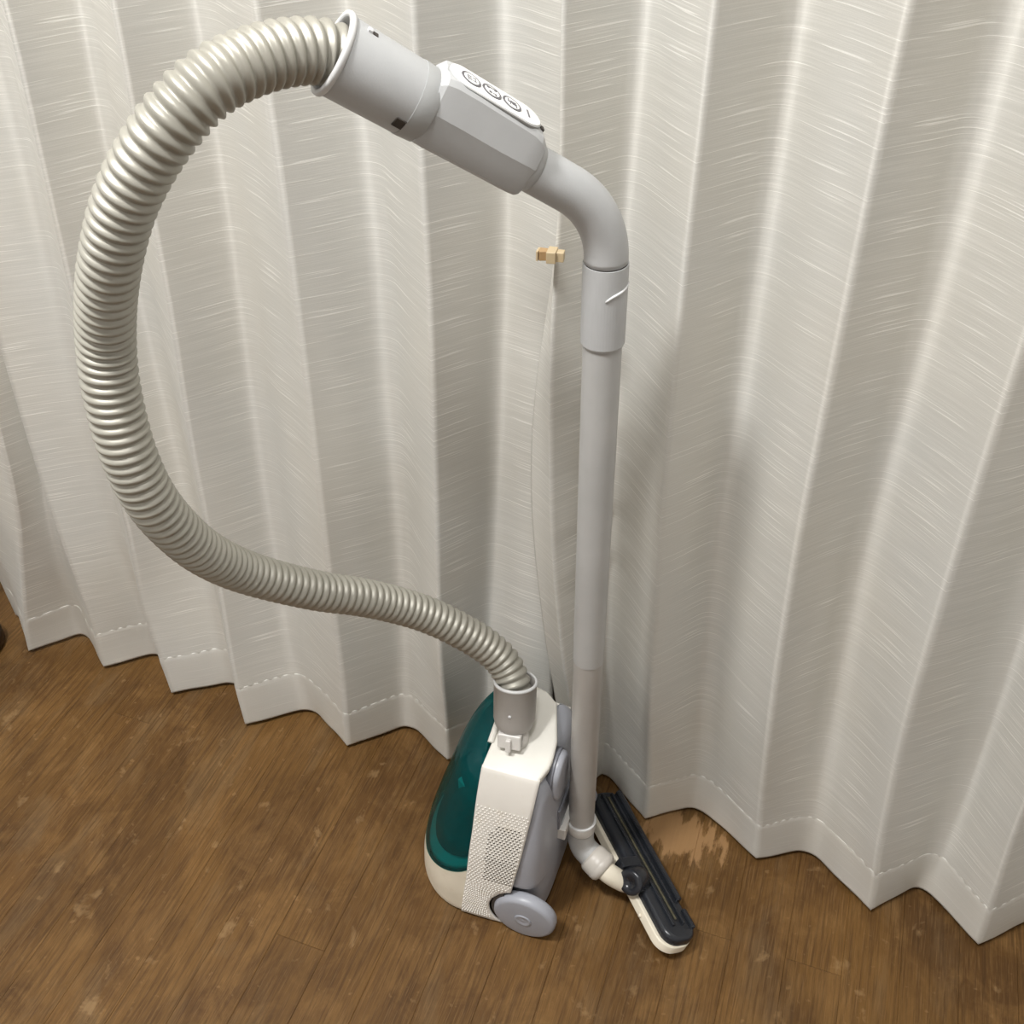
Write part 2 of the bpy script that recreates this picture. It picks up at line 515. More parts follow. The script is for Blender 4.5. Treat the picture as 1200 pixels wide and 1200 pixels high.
RIGHT = [
    pts('E', .915, (.0, -0.235), (.26, -0.250), (.33, -0.262), (.45, -0.276), (.54, -0.286), (.62, -0.290), (.73, -0.288), (.83, -0.277), (.9, -0.266), (.94, -0.262), (1.0, -0.262), (1.144, -0.264)),
    pts('C', .908, (.0, -0.202), (.26, -0.221), (.31, -0.229), (.439, -0.244), (.545, -0.254), (.727, -0.2625), (.884, -0.264), (.93, -0.2595), (1.0, -0.259), (1.144, -0.262)),
    pts('V', .950, (.0, -0.182), (.154, -0.184), (.589, -0.200), (.933, -0.210), (1.061, -0.207), (1.134, -0.205)),
    pts('C', .893, (.0, -0.100), (.06, -0.101), (.233, -0.109), (.444, -0.120), (.622, -0.129), (.76, -0.133), (.931, -0.137), (1.155, -0.138)),
    pts('V', .936, (.0, -0.032), (.134, -0.040), (.461, -0.061), (.616, -0.068), (.825, -0.075), (1.058, -0.077), (1.144, -0.079)),
    pts('C', .881, (.0, 0.071), (.149, 0.055), (.35, 0.038), (.435, 0.031), (.644, 0.019), (.884, 0.012), (1.091, 0.006), (1.166, 0.005)),
    pts('V', .919, (.0, 0.140), (.2, 0.122), (.514, 0.096), (.652, 0.089), (.903, 0.086), (1.105, 0.078)),
    pts('C', .856, (.0, 0.237), (.147, 0.213), (.386, 0.188), (.603, 0.176), (.794, 0.166), (.904, 0.162), (1.2, 0.156)),
    pts('V', .914, (.0, 0.295), (.19, 0.300), (.349, 0.292), (.498, 0.278), (.8, 0.255), (1.2, 0.245)),
    pts('C', .854, (.0, 0.379), (.116, 0.364), (.285, 0.346), (.6, 0.330), (1.2, 0.315)),
    pts('V', .915, (.0, 0.455), (.3, 0.430), (1.2, 0.395)),
    pts('C', .856, (.0, 0.530), (.3, 0.505), (1.2, 0.475)),
    pts('V', .915, (.0, 0.610), (1.2, 0.555)),
    pts('C', .860, (.0, 0.690), (1.2, 0.635)),
    pts('V', .918, (.0, 0.770), (1.2, 0.715)),
    pts('C', .862, (.0, 0.850), (1.2, 0.795)),
    pts('V', .918, (.0, 0.930), (1.2, 0.875)),
    pts('C', .865, (.0, 1.010), (1.2, 0.955)),
    pts('V', .918, (.0, 1.090), (1.2, 1.030)),
]
def smooth_tab(zx):
    """densify with monotone-ish smoothing"""
    out = []
    for i in range(61):
        z = 1.2 * i / 60
        s = 0; wsum = 0
        for dz in (-0.06, -0.03, 0, 0.03, 0.06):
            s += interp(zx, min(max(z + dz, 0), 1.2)); wsum += 1
        out.append((z, s / wsum))
    return out
SEAM = 0.092
def curtain(name, cols, edge_y, nseg=14, top=2.12):
    rnd = random.Random(name)
    for c in cols:
        c['tab'] = smooth_tab(c['zx'])
        c['ph'] = rnd.uniform(0, 6.28); c['am'] = rnd.uniform(0.3, 1.0)
    zs = [0.009, 0.012, 0.02, 0.03, 0.042, 0.055, 0.068, 0.078, 0.084, 0.088, 0.0905, SEAM, 0.0935, 0.096, 0.10, 0.108, 0.12, 0.14]
    while zs[-1] < 1.26: zs.append(zs[-1] + 0.018)
    while zs[-1] < top: zs.append(zs[-1] + 0.05)
    def ypos(c, z):
        base = c['yb'] or {'C': CREST, 'V': VALLEY, 'E': edge_y(z)}[c['kind']]
        t = min(1, max(0, z / 0.35)); t = t * t * (3 - 2 * t)
        y = c['yh'] * (1 - t) + base * t
        return y + 0.0022 * c['am'] * math.sin(z * 7 + c['ph'])
    ts = []
    for i in range(len(cols) - 1):
        a, b = cols[i]['kind'], cols[i + 1]['kind']
        for k in range(nseg):
            ts.append((i, k / nseg))
    ts.append((len(cols) - 2, 1.0))
    def s_of(t, ka, kb):
        # sharp at a crest, rounded at a valley
        def rise(q, r0=0.74):
            kk = 1 / (r0 + (1 - r0) / 2)
            return kk * q if q < r0 else 1 - kk * (1 - q) ** 2 / (2 * (1 - r0))
        if kb == 'V' and ka != 'V': return rise(t)
        if ka == 'V' and kb != 'V': return 1 - rise(1 - t)
        return t
    G = []
    for z in zs:
        row = []
        for i, t in ts:
            a, b = cols[i], cols[i + 1]
            xa, xb = interp(a['tab'], z), interp(b['tab'], z)
            ya, yb = ypos(a, z), ypos(b, z)
            x = xa + (xb - xa) * t
            y = ya + (yb - ya) * s_of(t, a['kind'], b['kind'])
            # slight unevenness of the cloth between the folds
            y += 0.0016 * math.sin(x * 61 + z * 9.0 + 2 * math.sin(z * 5)) * math.sin(math.pi * t)
            if cols is RIGHT and i in (1, 2):           # gathers beside the tube
                for zc_, dep in ((0.555, 0.0045), (0.470, 0.0055), (0.66, 0.002)):
                    q = z - (zc_ + 0.25 * (x + 0.21))
                    y += dep * math.sin(math.pi * min(1, t + (0 if i == 1 else 0.5))) * (math.exp(-(q / 0.010) ** 2) - 0.7 * math.exp(-((q - 0.022) / 0.012) ** 2))
            row.append(Vector((x, y, z)))
        G.append(row)
    m = len(ts)
    # arc length for the weave, from a row in the middle
    U = [0.0]
    mid = G[len(zs) // 2]
    for j in range(1, m): U.append(U[-1] + (mid[j] - mid[j - 1]).length)
    def normals(row, j):
        a, b = row[max(j - 1, 0)], row[min(j + 1, m - 1)]
        d = b - a
        return Vector((d.y, -d.x, 0)).normalized()      # towards the room
    def surf(rows, off):
        V, UV, F = [], [], []
        for r in rows:
            for j in range(m):
                p = G[r][j]
                V.append(p + normals(G[r], j) * off(zs[r], U[j]))
                UV.append((U[j], zs[r]))
        for a in range(len(rows) - 1):
            for j in range(m - 1):
                q = a * m + j
                F.append((q, q + 1, q + m + 1, q + m))
        return V, F, UV
    root = empty(name, (sum(c['zx'][0][1] for c in cols) / len(cols), 0.9, 0.0))
    isem = zs.index(SEAM)
    V, F, UV = surf(range(isem - 1, len(zs)), lambda z, u: 0.0)
    fo = obj('fabric', (V, F), MAT['fabric'], root, uvs=UV)
    def hoff(z, u):
        puck = math.sin(u * 900 + 3 * math.sin(u * 130)) * 0.5 + 0.5
        near = math.exp(-((z - SEAM) / 0.006) ** 2)
        wr = math.sin(u * 420 + z * 60) * math.exp(-((z - SEAM) / 0.02) ** 2) * 0.0004
        return 0.0011 * min(1, max(0, (0.0945 - z) / 0.008)) - 0.0003 + 0.0004 * near * puck * max(0, math.sin(u * 37)) ** 2 + wr
    V, F, UV = surf(range(0, isem + 2), hoff)
    ho = obj('hem', (V, F), MAT['hem'], root, uvs=UV)
    for o in (fo, ho):
        sm = o.modifiers.new('thickness', 'SOLIDIFY'); sm.thickness = 0.0009; sm.offset = 0
    return root

cl = curtain('curtain', LEFT, lambda z: 0.914 - 0.026 * min(1, max(0, (z - 0.80) / 0.1)))
tag(cl, 'off-white slubbed curtain panel behind the looping hose, left of the beige clip', 'curtain')
cr = curtain('curtain', RIGHT, lambda z: 0.886 - 0.006 * min(1, max(0, (z - 0.84) / 0.1)))
tag(cr, 'off-white slubbed curtain panel behind the vacuum tube, right of the beige clip', 'curtain')

# the beige clip that pins the two curtains together
kc = Vector((-0.2615, 0.8545, 0.925))
kx = Vector((1, 0.10, 0)).normalized(); kz = Vector((0, 0, 1)); ky = kz.cross(kx)
KM = mat4(kc, kx, ky, kz)
clip = empty('curtain_clip', kc + Vector((0, 0, -0.006)))
tag(clip, 'small beige plastic clip pinching the two white curtain edges together', 'clip')
def kpoly(P, z0, z1):
    return loft([[KM @ Vector((a, b, z)) for a, b in P] for z in (z0, z1)])
bevel(obj('clip_body', kpoly([(-.0035, -.0085), (.0055, -.0075), (.0055, .006), (-.0035, .006)], -.0058, .0058), MAT['clip'], clip, False), .0008)
bevel(obj('jaw', kpoly([(-.0125, -.0015), (-.0105, -.0055), (-.0035, -.0035), (-.0035, .004), (-.0115, .004)], -.0052, .0044), MAT['clip_dark'], clip, False), .0006)
bevel(obj('lever', kpoly([(.0055, -.0045), (.0125, -.0040), (.0125, .004), (.0055, .004)], -.0050, .0046), MAT['clip'], clip, False), .0006)
bevel(obj('jaw_lip', kpoly([(-.0140, -.0052), (-.0120, -.0062), (-.0105, .004), (-.0135, .004)], -.0056, .0044), MAT['clip'], clip, False), .0005)

# dark furniture foot peeping in at the left edge
foot = empty('furniture_foot', (-1.309, 0.840, 0))
tag(foot, 'dark brown rounded furniture leg foot on the floor at the left edge beside the curtain', 'furniture')
obj('foot_block', lathe([(0.0, 0.0), (.046, 0.0), (.052, .008), (.052, .030), (.046, .040), (0.0, .042)], (-1.309, 0.840, 0), (0, 0, 1), 32), MAT['darkwood'], foot)
obj('leg_post', lathe([(0.0, .0), (.026, .0), (.030, .006), (.026, .014), (.021, .05), (.024, .16), (.026, .34), (.024, .36), (0, .36)], (-1.318, 0.838, .040), (0, 0, 1), 32), MAT['darkwood'], foot)

# ------------------------------------------------------------------ vacuum cleaner
vac = empty('vacuum_cleaner', (-0.29, 0.772, 0))
tag(vac, 'white and teal canister vacuum cleaner parked upright with looped ribbed hose and grey tube', 'vacuum cleaner')

# ---- canister body: horizontal slices, z up
YC = 0.772
T_YN = [(0, .664), (.05, .664), (.15, .671), (.25, .688), (.30, .703), (.34, .722)]      # near side
T_XL = [(0, -.400), (.04, -.398), (.10, -.387), (.16, -.371), (.25, -.343), (.30, -.322), (.34, -.295)]
T_XS = [(0, -.310), (.10, -.300), (.20, -.293), (.30, -.288), (.34, -.286)]              # seam dome / side band
T_XB = [(0, -.250), (.16, -.227), (.25, -.217), (.30, -.213), (.34, -.212)]              # seam band / underside shell
T_XR = [(0, -.199), (.06, -.196), (.15, -.1965), (.22, -.1985), (.30, -.204), (.34, -.208)]
ZT = 0.302
zrows = [0.004, 0.006, 0.010, 0.016, 0.025, 0.035, 0.045, 0.055, 0.065, 0.08, 0.088, 0.091, 0.094, 0.097, 0.100, 0.11, 0.125, 0.14, 0.16, 0.18, 0.20, 0.22, 0.24, 0.26, 0.270, 0.278, 0.285, 0.291, 0.296, 0.300, 0.302]
def shrink(z):
    """rounding at the bottom edge and the nose, as an inset"""
    i = 0
    if z < 0.016: i = 0.008 * (1 - math.sqrt(max(0, 1 - ((0.016 - z) / 0.012) ** 2)))
    if z > 0.268:
        q = min(1, (z - 0.268) / (ZT - 0.268)); i = 0.030 * (1 - math.sqrt(max(0, 1 - q * q)))
    return i
def shear(v):
    """the nose end is cut on a slope that rises towards the far side"""
    q = min(1, max(0, (v.z - 0.15) / 0.15))
    v.z += q * q * 0.17 * (v.y - 0.703)
    return v
def dome(z, phi, grow=0.0):
    """phi -90..90: near seam round the left to far seam"""
    xs, xl, yn = interp(T_XS, z), interp(T_XL, z), interp(T_YN, z)
    i = shrink(z)
    A = (xs - xl) - i + grow; B = (YC - yn) - i * 0.55 + grow
    c, s = math.cos(phi), math.sin(phi)
    return shear(Vector((xs - A * abs(c) ** 0.96, YC + B * math.copysign(abs(s) ** 0.96, s), z)))
def band(z, t, side, grow=0.0):
    xs, xb, yn = interp(T_XS, z), interp(T_XB, z), interp(T_YN, z)
    i = shrink(z) * (0.55 if z < 0.1 else 0.12)
    # wheel arch bites into the corner of the band
    dz = z - 0.044
    if abs(dz) < 0.051: xb = min(xb, -0.217 - math.sqrt(0.051 ** 2 - dz * dz))
    x = xs + (xb - xs) * t
    B = YC - yn - i + grow - 0.0025 * (t ** 2)
    return shear(Vector((x, YC + side * B, z)))
def shell(z, phi):
    """phi -90..90 round the right (underside)"""
    xb, xr, yn = interp(T_XB, z) - 0.012, interp(T_XR, z), interp(T_YN, z)
    i = shrink(z)
    A = xr - xb - i; B = YC - yn - i * 0.55 - 0.0055
    q = min(1, max(0, (0.100 - z) / 0.012)); B -= 0.013 * q * q * (3 - 2 * q)
    c, s = math.cos(phi), math.sin(phi)
    e = 0.45
    return shear(Vector((xb + A * abs(c) ** e, YC + B * math.copysign(abs(s) ** e, s), z - 0.010 * max(0, (z - .2) / .1))))
NP = 40
def grid(fn, zs, ts, cap_top=True, cap_bot=True):
    return loft([[fn(z, t) for t in ts] for z in zs], caps=False, closed=False)
phis = [R(-90 + 180 * k / NP) for k in range(NP + 1)]
def cup_edge(phi):
    """height of the curved lower edge of the dust cup"""
    c = math.cos(phi)
    return 0.112 - 0.048 * min(1, c * 1.25) ** 0.8
# lower front shell: from the floor to the cup edge
rows = []
for k in range(16):
    f = k / 15
    rows.append([dome(0.004 + (cup_edge(p) - 0.004) * (f ** 1.3), p) for p in phis])
low = obj('front_shell', loft(rows, caps=False, closed=False), MAT['cream'], vac)
low['label'] = 'yellowed white lower front shell'
# teal cup
rows = []
for k in range(30):
    f = k / 29
    rows.append([dome(cup_edge(p) + 0.0006 + (ZT - 0.002 - cup_edge(p)) * (1 - (1 - f) ** 1.25), p, 0.0008) for p in phis])
rows.append([Vector((interp(T_XS, .30) - 0.3 * (interp(T_XS, .30) - v.x), YC + 0.9 * (v.y - YC), v.z + 0.002)) for v in rows[-1]])
cup = obj('dust_cup', loft(rows, caps=False, closed=False), MAT['teal'], vac)
cup['label'] = 'translucent teal dust cup'
# what shows through the cup
def inner(z, p, g): return dome(z, p, g)
def at_edge(p, dz, g): return dome(cup_edge(p) + dz, p, g)
rows = [[at_edge(p, 0.016 + 0.010 * math.cos(p), -0.020) for p in phis], [at_edge(p, 0.020 + 0.010 * math.cos(p), -0.010) for p in phis]] + [[inner(z, p, -0.010) for p in phis] for z in (0.16, 0.2, 0.24, 0.27)]
df = obj('dust_filter', loft(rows, caps=True, closed=True), MAT['bin'], vac)
rows = [[at_edge(p, -0.004, -0.030) for p in phis], [at_edge(p, -0.001, -0.0050) for p in phis], [at_edge(p, 0.008, -0.0050) for p in phis], [at_edge(p, 0.016 + 0.008 * math.cos(p), -0.022) for p in phis]]
obj('cup_floor', loft(rows, caps=True, closed=True), MAT['bin_rim'], vac)
q_ = dome(0.235, R(-60), -0.0150)
bevel(obj('filter_clip', box(Matrix.Translation(q_) @ Matrix.Rotation(R(-28), 4, 'Z'), -.014, .014, -.003, .006, -.010, .010), MAT['bin_rim'], df, False), .002)
# back plate behind the cup, closes the dome
rows = [[shear(Vector((interp(T_XS, z), YC + q * (YC - interp(T_YN, z) - shrink(z)), z))) for q in (-0.97, -0.5, 0, 0.5, 0.97)] for z in zrows]
obj('cup_backplate', loft(rows, caps=False, closed=False), MAT['hole'], vac)

bts = [k / 16 for k in range(17)]
for side in (-1, 1):
    rows = [[band(z, t, side) for t in bts] for z in zrows if side == -1 or z < 0.262]
    b = obj('side_panel', loft(rows, caps=False, closed=False), MAT['band'], vac)
    b['label'] = 'white perforated side panel'
    s = b.modifiers.new('wall', 'SOLIDIFY'); s.thickness = 0.003; s.offset = 0
    if side == -1:
        near_panel = b
# dimples and vent holes on the near panel
dots, holes = [], []
row = 0
z = 0.016
while z < 0.250:
    n = 13
    for k in range(n):
        t = (k + 0.5 + (0.5 if row % 2 else 0)) / (n + 0.5)
        if t > 0.965 or t < 0.03: continue
        p = band(z, t, -1, 0.0017)
        if z < 0.10 and (p.x - (-0.217)) ** 2 + (z - 0.044) ** 2 < 0.055 ** 2: continue
        ishole = 0.105 < z < 0.222 and 0.30 < t < 0.93 and not (z > 0.205 and (t < 0.42 or t > 0.9)) and (z > 0.15 or t > 0.36)
        nrm = Vector((0, -1, 0.06)).normalized()
        if ishole:
            holes.append(lathe([(0.0014, 0.0), (0.0011, 0.0005), (0, 0.0005)], p + Vector((0, 0.0001, 0)), nrm, 8))
        dots.append(lathe([(0.00125, -0.0006), (0.0009, 0.0006), (0, 0.0009)], p + (Vector((0, 0, 0.0021)) if ishole else Vector((0, 0, 0))), nrm, 8))
    z += 0.0046; row += 1
o = obj('panel_dimples', join(*dots), MAT['band'], near_panel); o['kind'] = 'stuff'
o = obj('vent_holes', join(*holes), MAT['hole'], near_panel); o['kind'] = 'stuff'

# underside shell
rows = [[shell(z, p) for p in phis] for z in zrows]
rows.append([Vector((interp(T_XB, .30) - 0.012 + 0.6 * (v.x - interp(T_XB, .30) + 0.012), YC + 0.85 * (v.y - YC), v.z + 0.001)) for v in rows[-1]])
sh = obj('underside_shell', loft(rows, caps=True, closed=True), MAT['blue'], vac)
sh['label'] = 'blue grey underside shell'
# carrying-handle boss; dark pieces paint in the shade of its groove and the slot
SM = mat4(Vector((-0.2085, 0.752, 0.262)), Vector((0, 1, 0)), Vector((0, 0, 1)), Vector((1, 0, 0)))
obj('cord_cover', prism(stadium(0.075, 0.05, 12), SM @ Matrix.Rotation(R(90), 4, 'Z'), 0.014, 0.006), MAT['blue'], vac)
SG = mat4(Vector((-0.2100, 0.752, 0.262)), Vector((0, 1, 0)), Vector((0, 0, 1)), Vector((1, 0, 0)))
obj('cord_groove_shade', prism(stadium(0.080, 0.055, 12), SG @ Matrix.Rotation(R(90), 4, 'Z'), 0.0075, 0.001), MAT['blue_dark'], vac)
bevel(obj('parking_slot_shade', box(ID, -0.208, -0.1940, 0.742, 0.802, 0.152, 0.195), MAT['blue_dark'], vac, False), 0.002)

# wheels
for side in (-1, 1):
    yf = 0.6605 if side == -1 else 2 * YC - 0.6605
    c = Vector((-0.217, yf, 0.0445)); d = Vector((0, side, 0))
    wh = obj('wheel', lathe([(0.0, -0.0185), (.040, -0.0185), (.0432, -.017), (.0443, -.0135), (.0441, -.0075), (.0430, -.0032), (.0405, -.0008), (.0375, 0.0), (.012, .0006), (0.0115, .0006), (0.0, .0006)], c, d, 56), MAT['blue'], vac)
    obj('hub_cap', lathe([(.0125, 0.0), (.0115, .0013), (.0095, .0016), (.0070, .0004), (.0035, .0005), (0, .0010)], c + d * 0.0006, d, 28), MAT['blue'], wh)
    hw_ = [(0.0485 * math.cos(R(q)), 0.0485 * math.sin(R(q))) for q in range(130, 281, 10)]
    WM = mat4(Vector((c.x, yf - side * 0.0100, c.z)), Vector((1, 0, 0)), Vector((0, 0, 1)), d)
    obj('wheel_gap_shade', prism([(a, max(b, -0.0385)) for a, b in hw_], WM, 0.003), MAT['hole'], vac, False)  # dark sheet standing in for the shade in the gap round the wheel

# nose plate
def nz_(p): return 0.3015 + (p[1] - 0.705) * 0.17
NPP = [(-.2885, .7030), (-.2885, .716), (-.2880, .738), (-.2870, .765), (-.2880, .800), (-.285, .826), (-.262, .833), (-.243, .829), (-.226, .817), (-.2085, .765), (-.2065, .741), (-.2075, .727), (-.2150, .7055)]
def plate_rings():
    cx, cy = -0.249, 0.766
    out = []
    for ins, dz in ((0.001, -.010), (0, -.0030), (.0008, -.0008), (.0025, .0006), (.006, .0014)):
        ring = []
        for a, b in NPP:
            dx, dy = cx - a, cy - b; l = math.hypot(dx, dy)
            q = (a + dx / l * ins, b + dy / l * ins)
            ring.append(Vector((q[0], q[1], nz_(q) + dz)))
        out.append(ring)
    return out
npl = obj('nose_plate', loft(plate_rings()), MAT['white'], vac, angle=40)
npl['label'] = 'plain white nose plate'
# raised latch strip beside the cup
lt = [Vector((-.2885, .738, .3080)), Vector((-.2890, .752, .3110)), Vector((-.2895, .768, .3140)), Vector((-.2900, .783, .3165))]
obj('cup_latch', tube(resample(catmull(lt, 8), .002)[0], .0042, 14), MAT['white'], vac)

# hose inlet: latch block, cuff
ca = Vector((-0.2625, 0.7515, 0.312)); cb = Vector((-0.2690, 0.7770, 0.392))
cd = (cb - ca).normalized(); cl_ = (cb - ca).length
bs = obj('inlet_base', lathe([(0.0, .0), (.0195, .0), (.0195, .010), (.0185, .014), (.0185, .030), (0.0, .030)], ca - cd * .004, cd, 36), MAT['latch'], vac)
cx_ = Vector((1, 0.05, 0)); cx_ = (cx_ - cd * cx_.dot(cd)).normalized(); cy_ = cd.cross(cx_)
CM = mat4(ca, cx_, cy_, cd)
bevel(obj('inlet_latch', box(CM, -.0150, .0150, -.0235, -.008, -.002, .019), MAT['latch'], vac, False), .0022)
bevel(obj('latch_button', box(CM, -.0035, .0035, -.0285, -.020, -.003, .014), MAT['latch'], vac, False), .0014)
bevel(obj('latch_button', box(CM, .0110, .0150, -.0215, -.010, -.001, .018), MAT['cuff'], vac, False), .001)
h0, h1 = .020, cl_
cuf = obj('hose_cuff', lathe([(.0185, h0), (.0225, h0), (.0240, h0 + .003), (.0262, h0 + .012), (.0268, h1 - .003), (.0272, h1 - .0025), (.0272, h1 - .0008), (.0262, h1), (.0248, h1), (.0238, h1 - .001), (.0235, h1 - .03), (.0185, h1 - .03)], ca, cd, 56, closed=True), MAT['cuff'], vac, angle=50)
cuf['label'] = 'warm grey cuff on the canister'
obj('cuff_rim', lathe([(.0273, h1 - .0030), (.0275, h1 - .001), (.0262, h1 + .0008), (.0245, h1 + .0006), (.0237, h1 - .0015), (.0258, h1 - .0035)], ca, cd, 56, closed=True), MAT['cuff_rim'], cuf)
stp = ca + cd * (h0 + .028) - cy_ * .0264 + cx_ * .001
obj('cuff_stud', lathe([(.0022, -.001), (.0020, .0006), (.0012, .0014), (0, .0016)], stp, -cy_, 14), MAT['cuff_rim'], cuf)

# ---- handle frame: straight run from the elbow up towards the hose
hdir = Vector((-0.8293, -0.5588, 0)); EL = R(33.5)
P0 = Vector((-0.189, 0.775, 1.0124))
ha = (hdir * math.cos(EL) + Vector((0, 0, 1)) * math.sin(EL)).normalized()
hn = (-hdir * math.sin(EL) + Vector((0, 0, 1)) * math.cos(EL)).normalized()
hs = ha.cross(hn)                                   # sideways
HM = mat4(P0, ha, hs, hn)
TW = R(11) * (1 if hs.dot(Vector((0, 0, 1.37)) - P0) > 0 else -1)      # the grip is rolled a little towards the room
gs = hs * math.cos(TW) - hn * math.sin(TW); gn = hn * math.cos(TW) + hs * math.sin(TW)
GM = mat4(P0, ha, gs, gn)
def hp(t, s=0, n=0): return HM @ Vector((t, s, n))
def gp(t, s=0, n=0): return GM @ Vector((t, s, n))
AL = 1 / math.cos(EL)

# ---- ribbed hose
hose_pts = [hp(.228), hp(.240), hp(.2535),
            (-0.3794, 0.636, 1.1567), (-0.3938, 0.6104, 1.1571), (-0.4096, 0.5787, 1.1514), (-0.4277, 0.5585, 1.1331),
            (-0.4479, 0.5471, 1.1084), (-0.4703, 0.5397, 1.0752), (-0.4899, 0.5362, 1.0358), (-0.5082, 0.5392, 0.9971),
            (-0.5233, 0.5425, 0.9559), (-0.5279, 0.5381, 0.9144), (-0.526, 0.5331, 0.859), (-0.5215, 0.5359, 0.8096),
            (-0.5164, 0.5484, 0.7645), (-0.5097, 0.573, 0.7107), (-0.4958, 0.6119, 0.6528), (-0.4581, 0.666, 0.5901),
            (-0.4296, 0.7037, 0.5546), (-0.4007, 0.7371, 0.5185), (-0.3698, 0.7611, 0.487), (-0.3388, 0.7761, 0.4577),
            (-0.3099, 0.7857, 0.4309), (-0.2857, 0.7861, 0.4066),
            tuple(cb - cd * .012), tuple(cb - cd * .026)]
cen = catmull(hose_pts, 16)
cen, _ = resample(cen, 0.004)
for it in range(14):
    cen = [cen[0]] + [cen[i] * 0.5 + (cen[i - 1] + cen[i + 1]) * 0.25 for i in range(1, len(cen) - 1)] + [cen[-1]]
cen = catmull(cen, 4)
cen, HL = resample(cen, 0.0011)
n = len(cen)
PH = [0.0]                                          # rib count along the hose: packed at the top, stretched near the canister
for i in range(1, n): PH.append(PH[-1] + HL / (n - 1) / (0.0085 + 0.0015 * i / n))
rads = []
for i in range(n):
    s_ = HL * i / (n - 1)
    ph = PH[i] % 1.0
    f_ = s_ / HL
    wide = 1.0 + 0.05 * math.exp(-((f_ - 0.42) / 0.14) ** 2)
    rads.append((0.0186 + 0.0034 * (abs(math.sin(math.pi * ph)) ** 1.15)) * wide)
hose = obj('hose', tube(cen, rads, 44), MAT['hose'], vac)
hose['label'] = 'pearl grey ribbed hose'

# ---- handle cuff that takes the hose
t1 = .2517
m_ = lambda a: t1 - a
hc = obj('handle_cuff', lathe([(.0245, m_(.062)), (.0272, m_(.062)), (.0275, m_(.060)), (.0283, m_(.008)), (.0286, m_(.004)), (.0283, m_(.0)), (.0262, m_(.0)), (.0250, m_(.002)), (.0245, m_(.03))], P0, ha, 56, closed=True, ref=hn), MAT['grey'], vac, angle=40)
obj('cuff_lip', lathe([(.0284, m_(.0045)), (.0300, m_(.0035)), (.0305, m_(.0015)), (.0300, m_(-.0008)), (.0268, m_(-.0008)), (.0262, m_(.002))], P0, ha, 56, closed=True, ref=hn), MAT['cuff_rim'], hc)
hr = obj('swivel_ring', lathe([(.018, m_(.076)), (.0262, m_(.0765)), (.0272, m_(.075)), (.0279, m_(.064)), (.0279, m_(.0612)), (.018, m_(.0612))], P0, ha, 56, ref=hn), MAT['grey_dark'], vac, angle=40)
# snap window and small stud on the cuff
def on_cuff(t, ang, r): return HM @ Vector((t, r * math.sin(ang), r * math.cos(ang)))
def cuff_box(t, ang, r, lt_, wd, ht, mat, name, par):
    o = on_cuff(t, ang, r); nn = (hs * math.sin(ang) + hn * math.cos(ang)); ss = nn.cross(ha)
    M = mat4(o, ha, ss, nn)
    b = obj(name, box(M, -lt_ / 2, lt_ / 2, -wd / 2, wd / 2, -ht, ht), mat, par, False)
    return bevel(b, 0.0005, 2)
VIEW_SIDE = 1 if hs.dot(Vector((0, 0, 1.37)) - P0) > 0 else -1
cuff_box(m_(.057), VIEW_SIDE * R(122), .0277, .008, .009, .0007, MAT['hole'], 'snap_window', hc)
cuff_box(m_(.014), VIEW_SIDE * R(18), .0284, .0035, .004, .0016, MAT['cuff_rim'], 'cuff_stud', hc)
cuff_box(m_(.0185), VIEW_SIDE * R(18), .0280, .004, .004, .0006, MAT['hole'], 'snap_window', hc)

# ---- grip housing
def sect(t, wd, top, bot, ch):
    """angular section: flat top, chamfers, sides, rounded belly"""
    P = [(-wd * .56, top), (-wd * .3, top + .0005), (wd * .3, top + .0005), (wd * .56, top), (wd * .72, top - ch * .14), (wd * 1.0, top - ch), (wd * .985, -.002), (wd * .96, -.013)]
    for k in range(1, 8):
        a = math.pi * k / 8
        P.append((wd * .96 * math.copysign(abs(math.cos(a)) ** .75, math.cos(a)), -.013 - (bot - .013) * math.sin(a)))
    P += [(-wd * .96, -.013), (-wd * .985, -.002), (-wd, top - ch), (-wd * .72, top - ch * .14)]
    return [gp(t, q, r) for q, r in P]
G0, G1 = .0875, .1805
rings = [sect(G0 - .004, .0195, .0190, .0225, .010), sect(G0 - .002, .0212, .0245, .0232, .017), sect(G0 + .004, .0222, .0295, .0236, .0215), sect(G0 + .012, .0226, .0318, .0238, .0240), sect(G0 + .03, .0230, .0325, .0238, .0250),
         sect(.150, .0238, .0335, .0242, .0255), sect(G1 - .012, .0244, .0335, .0245, .0255), sect(G1 - .004, .0242, .0318, .0242, .0240), sect(G1 - .0005, .0215, .0265, .0215, .011)]
grip = obj('grip_housing', loft(rings), MAT['grey'], vac, angle=15)
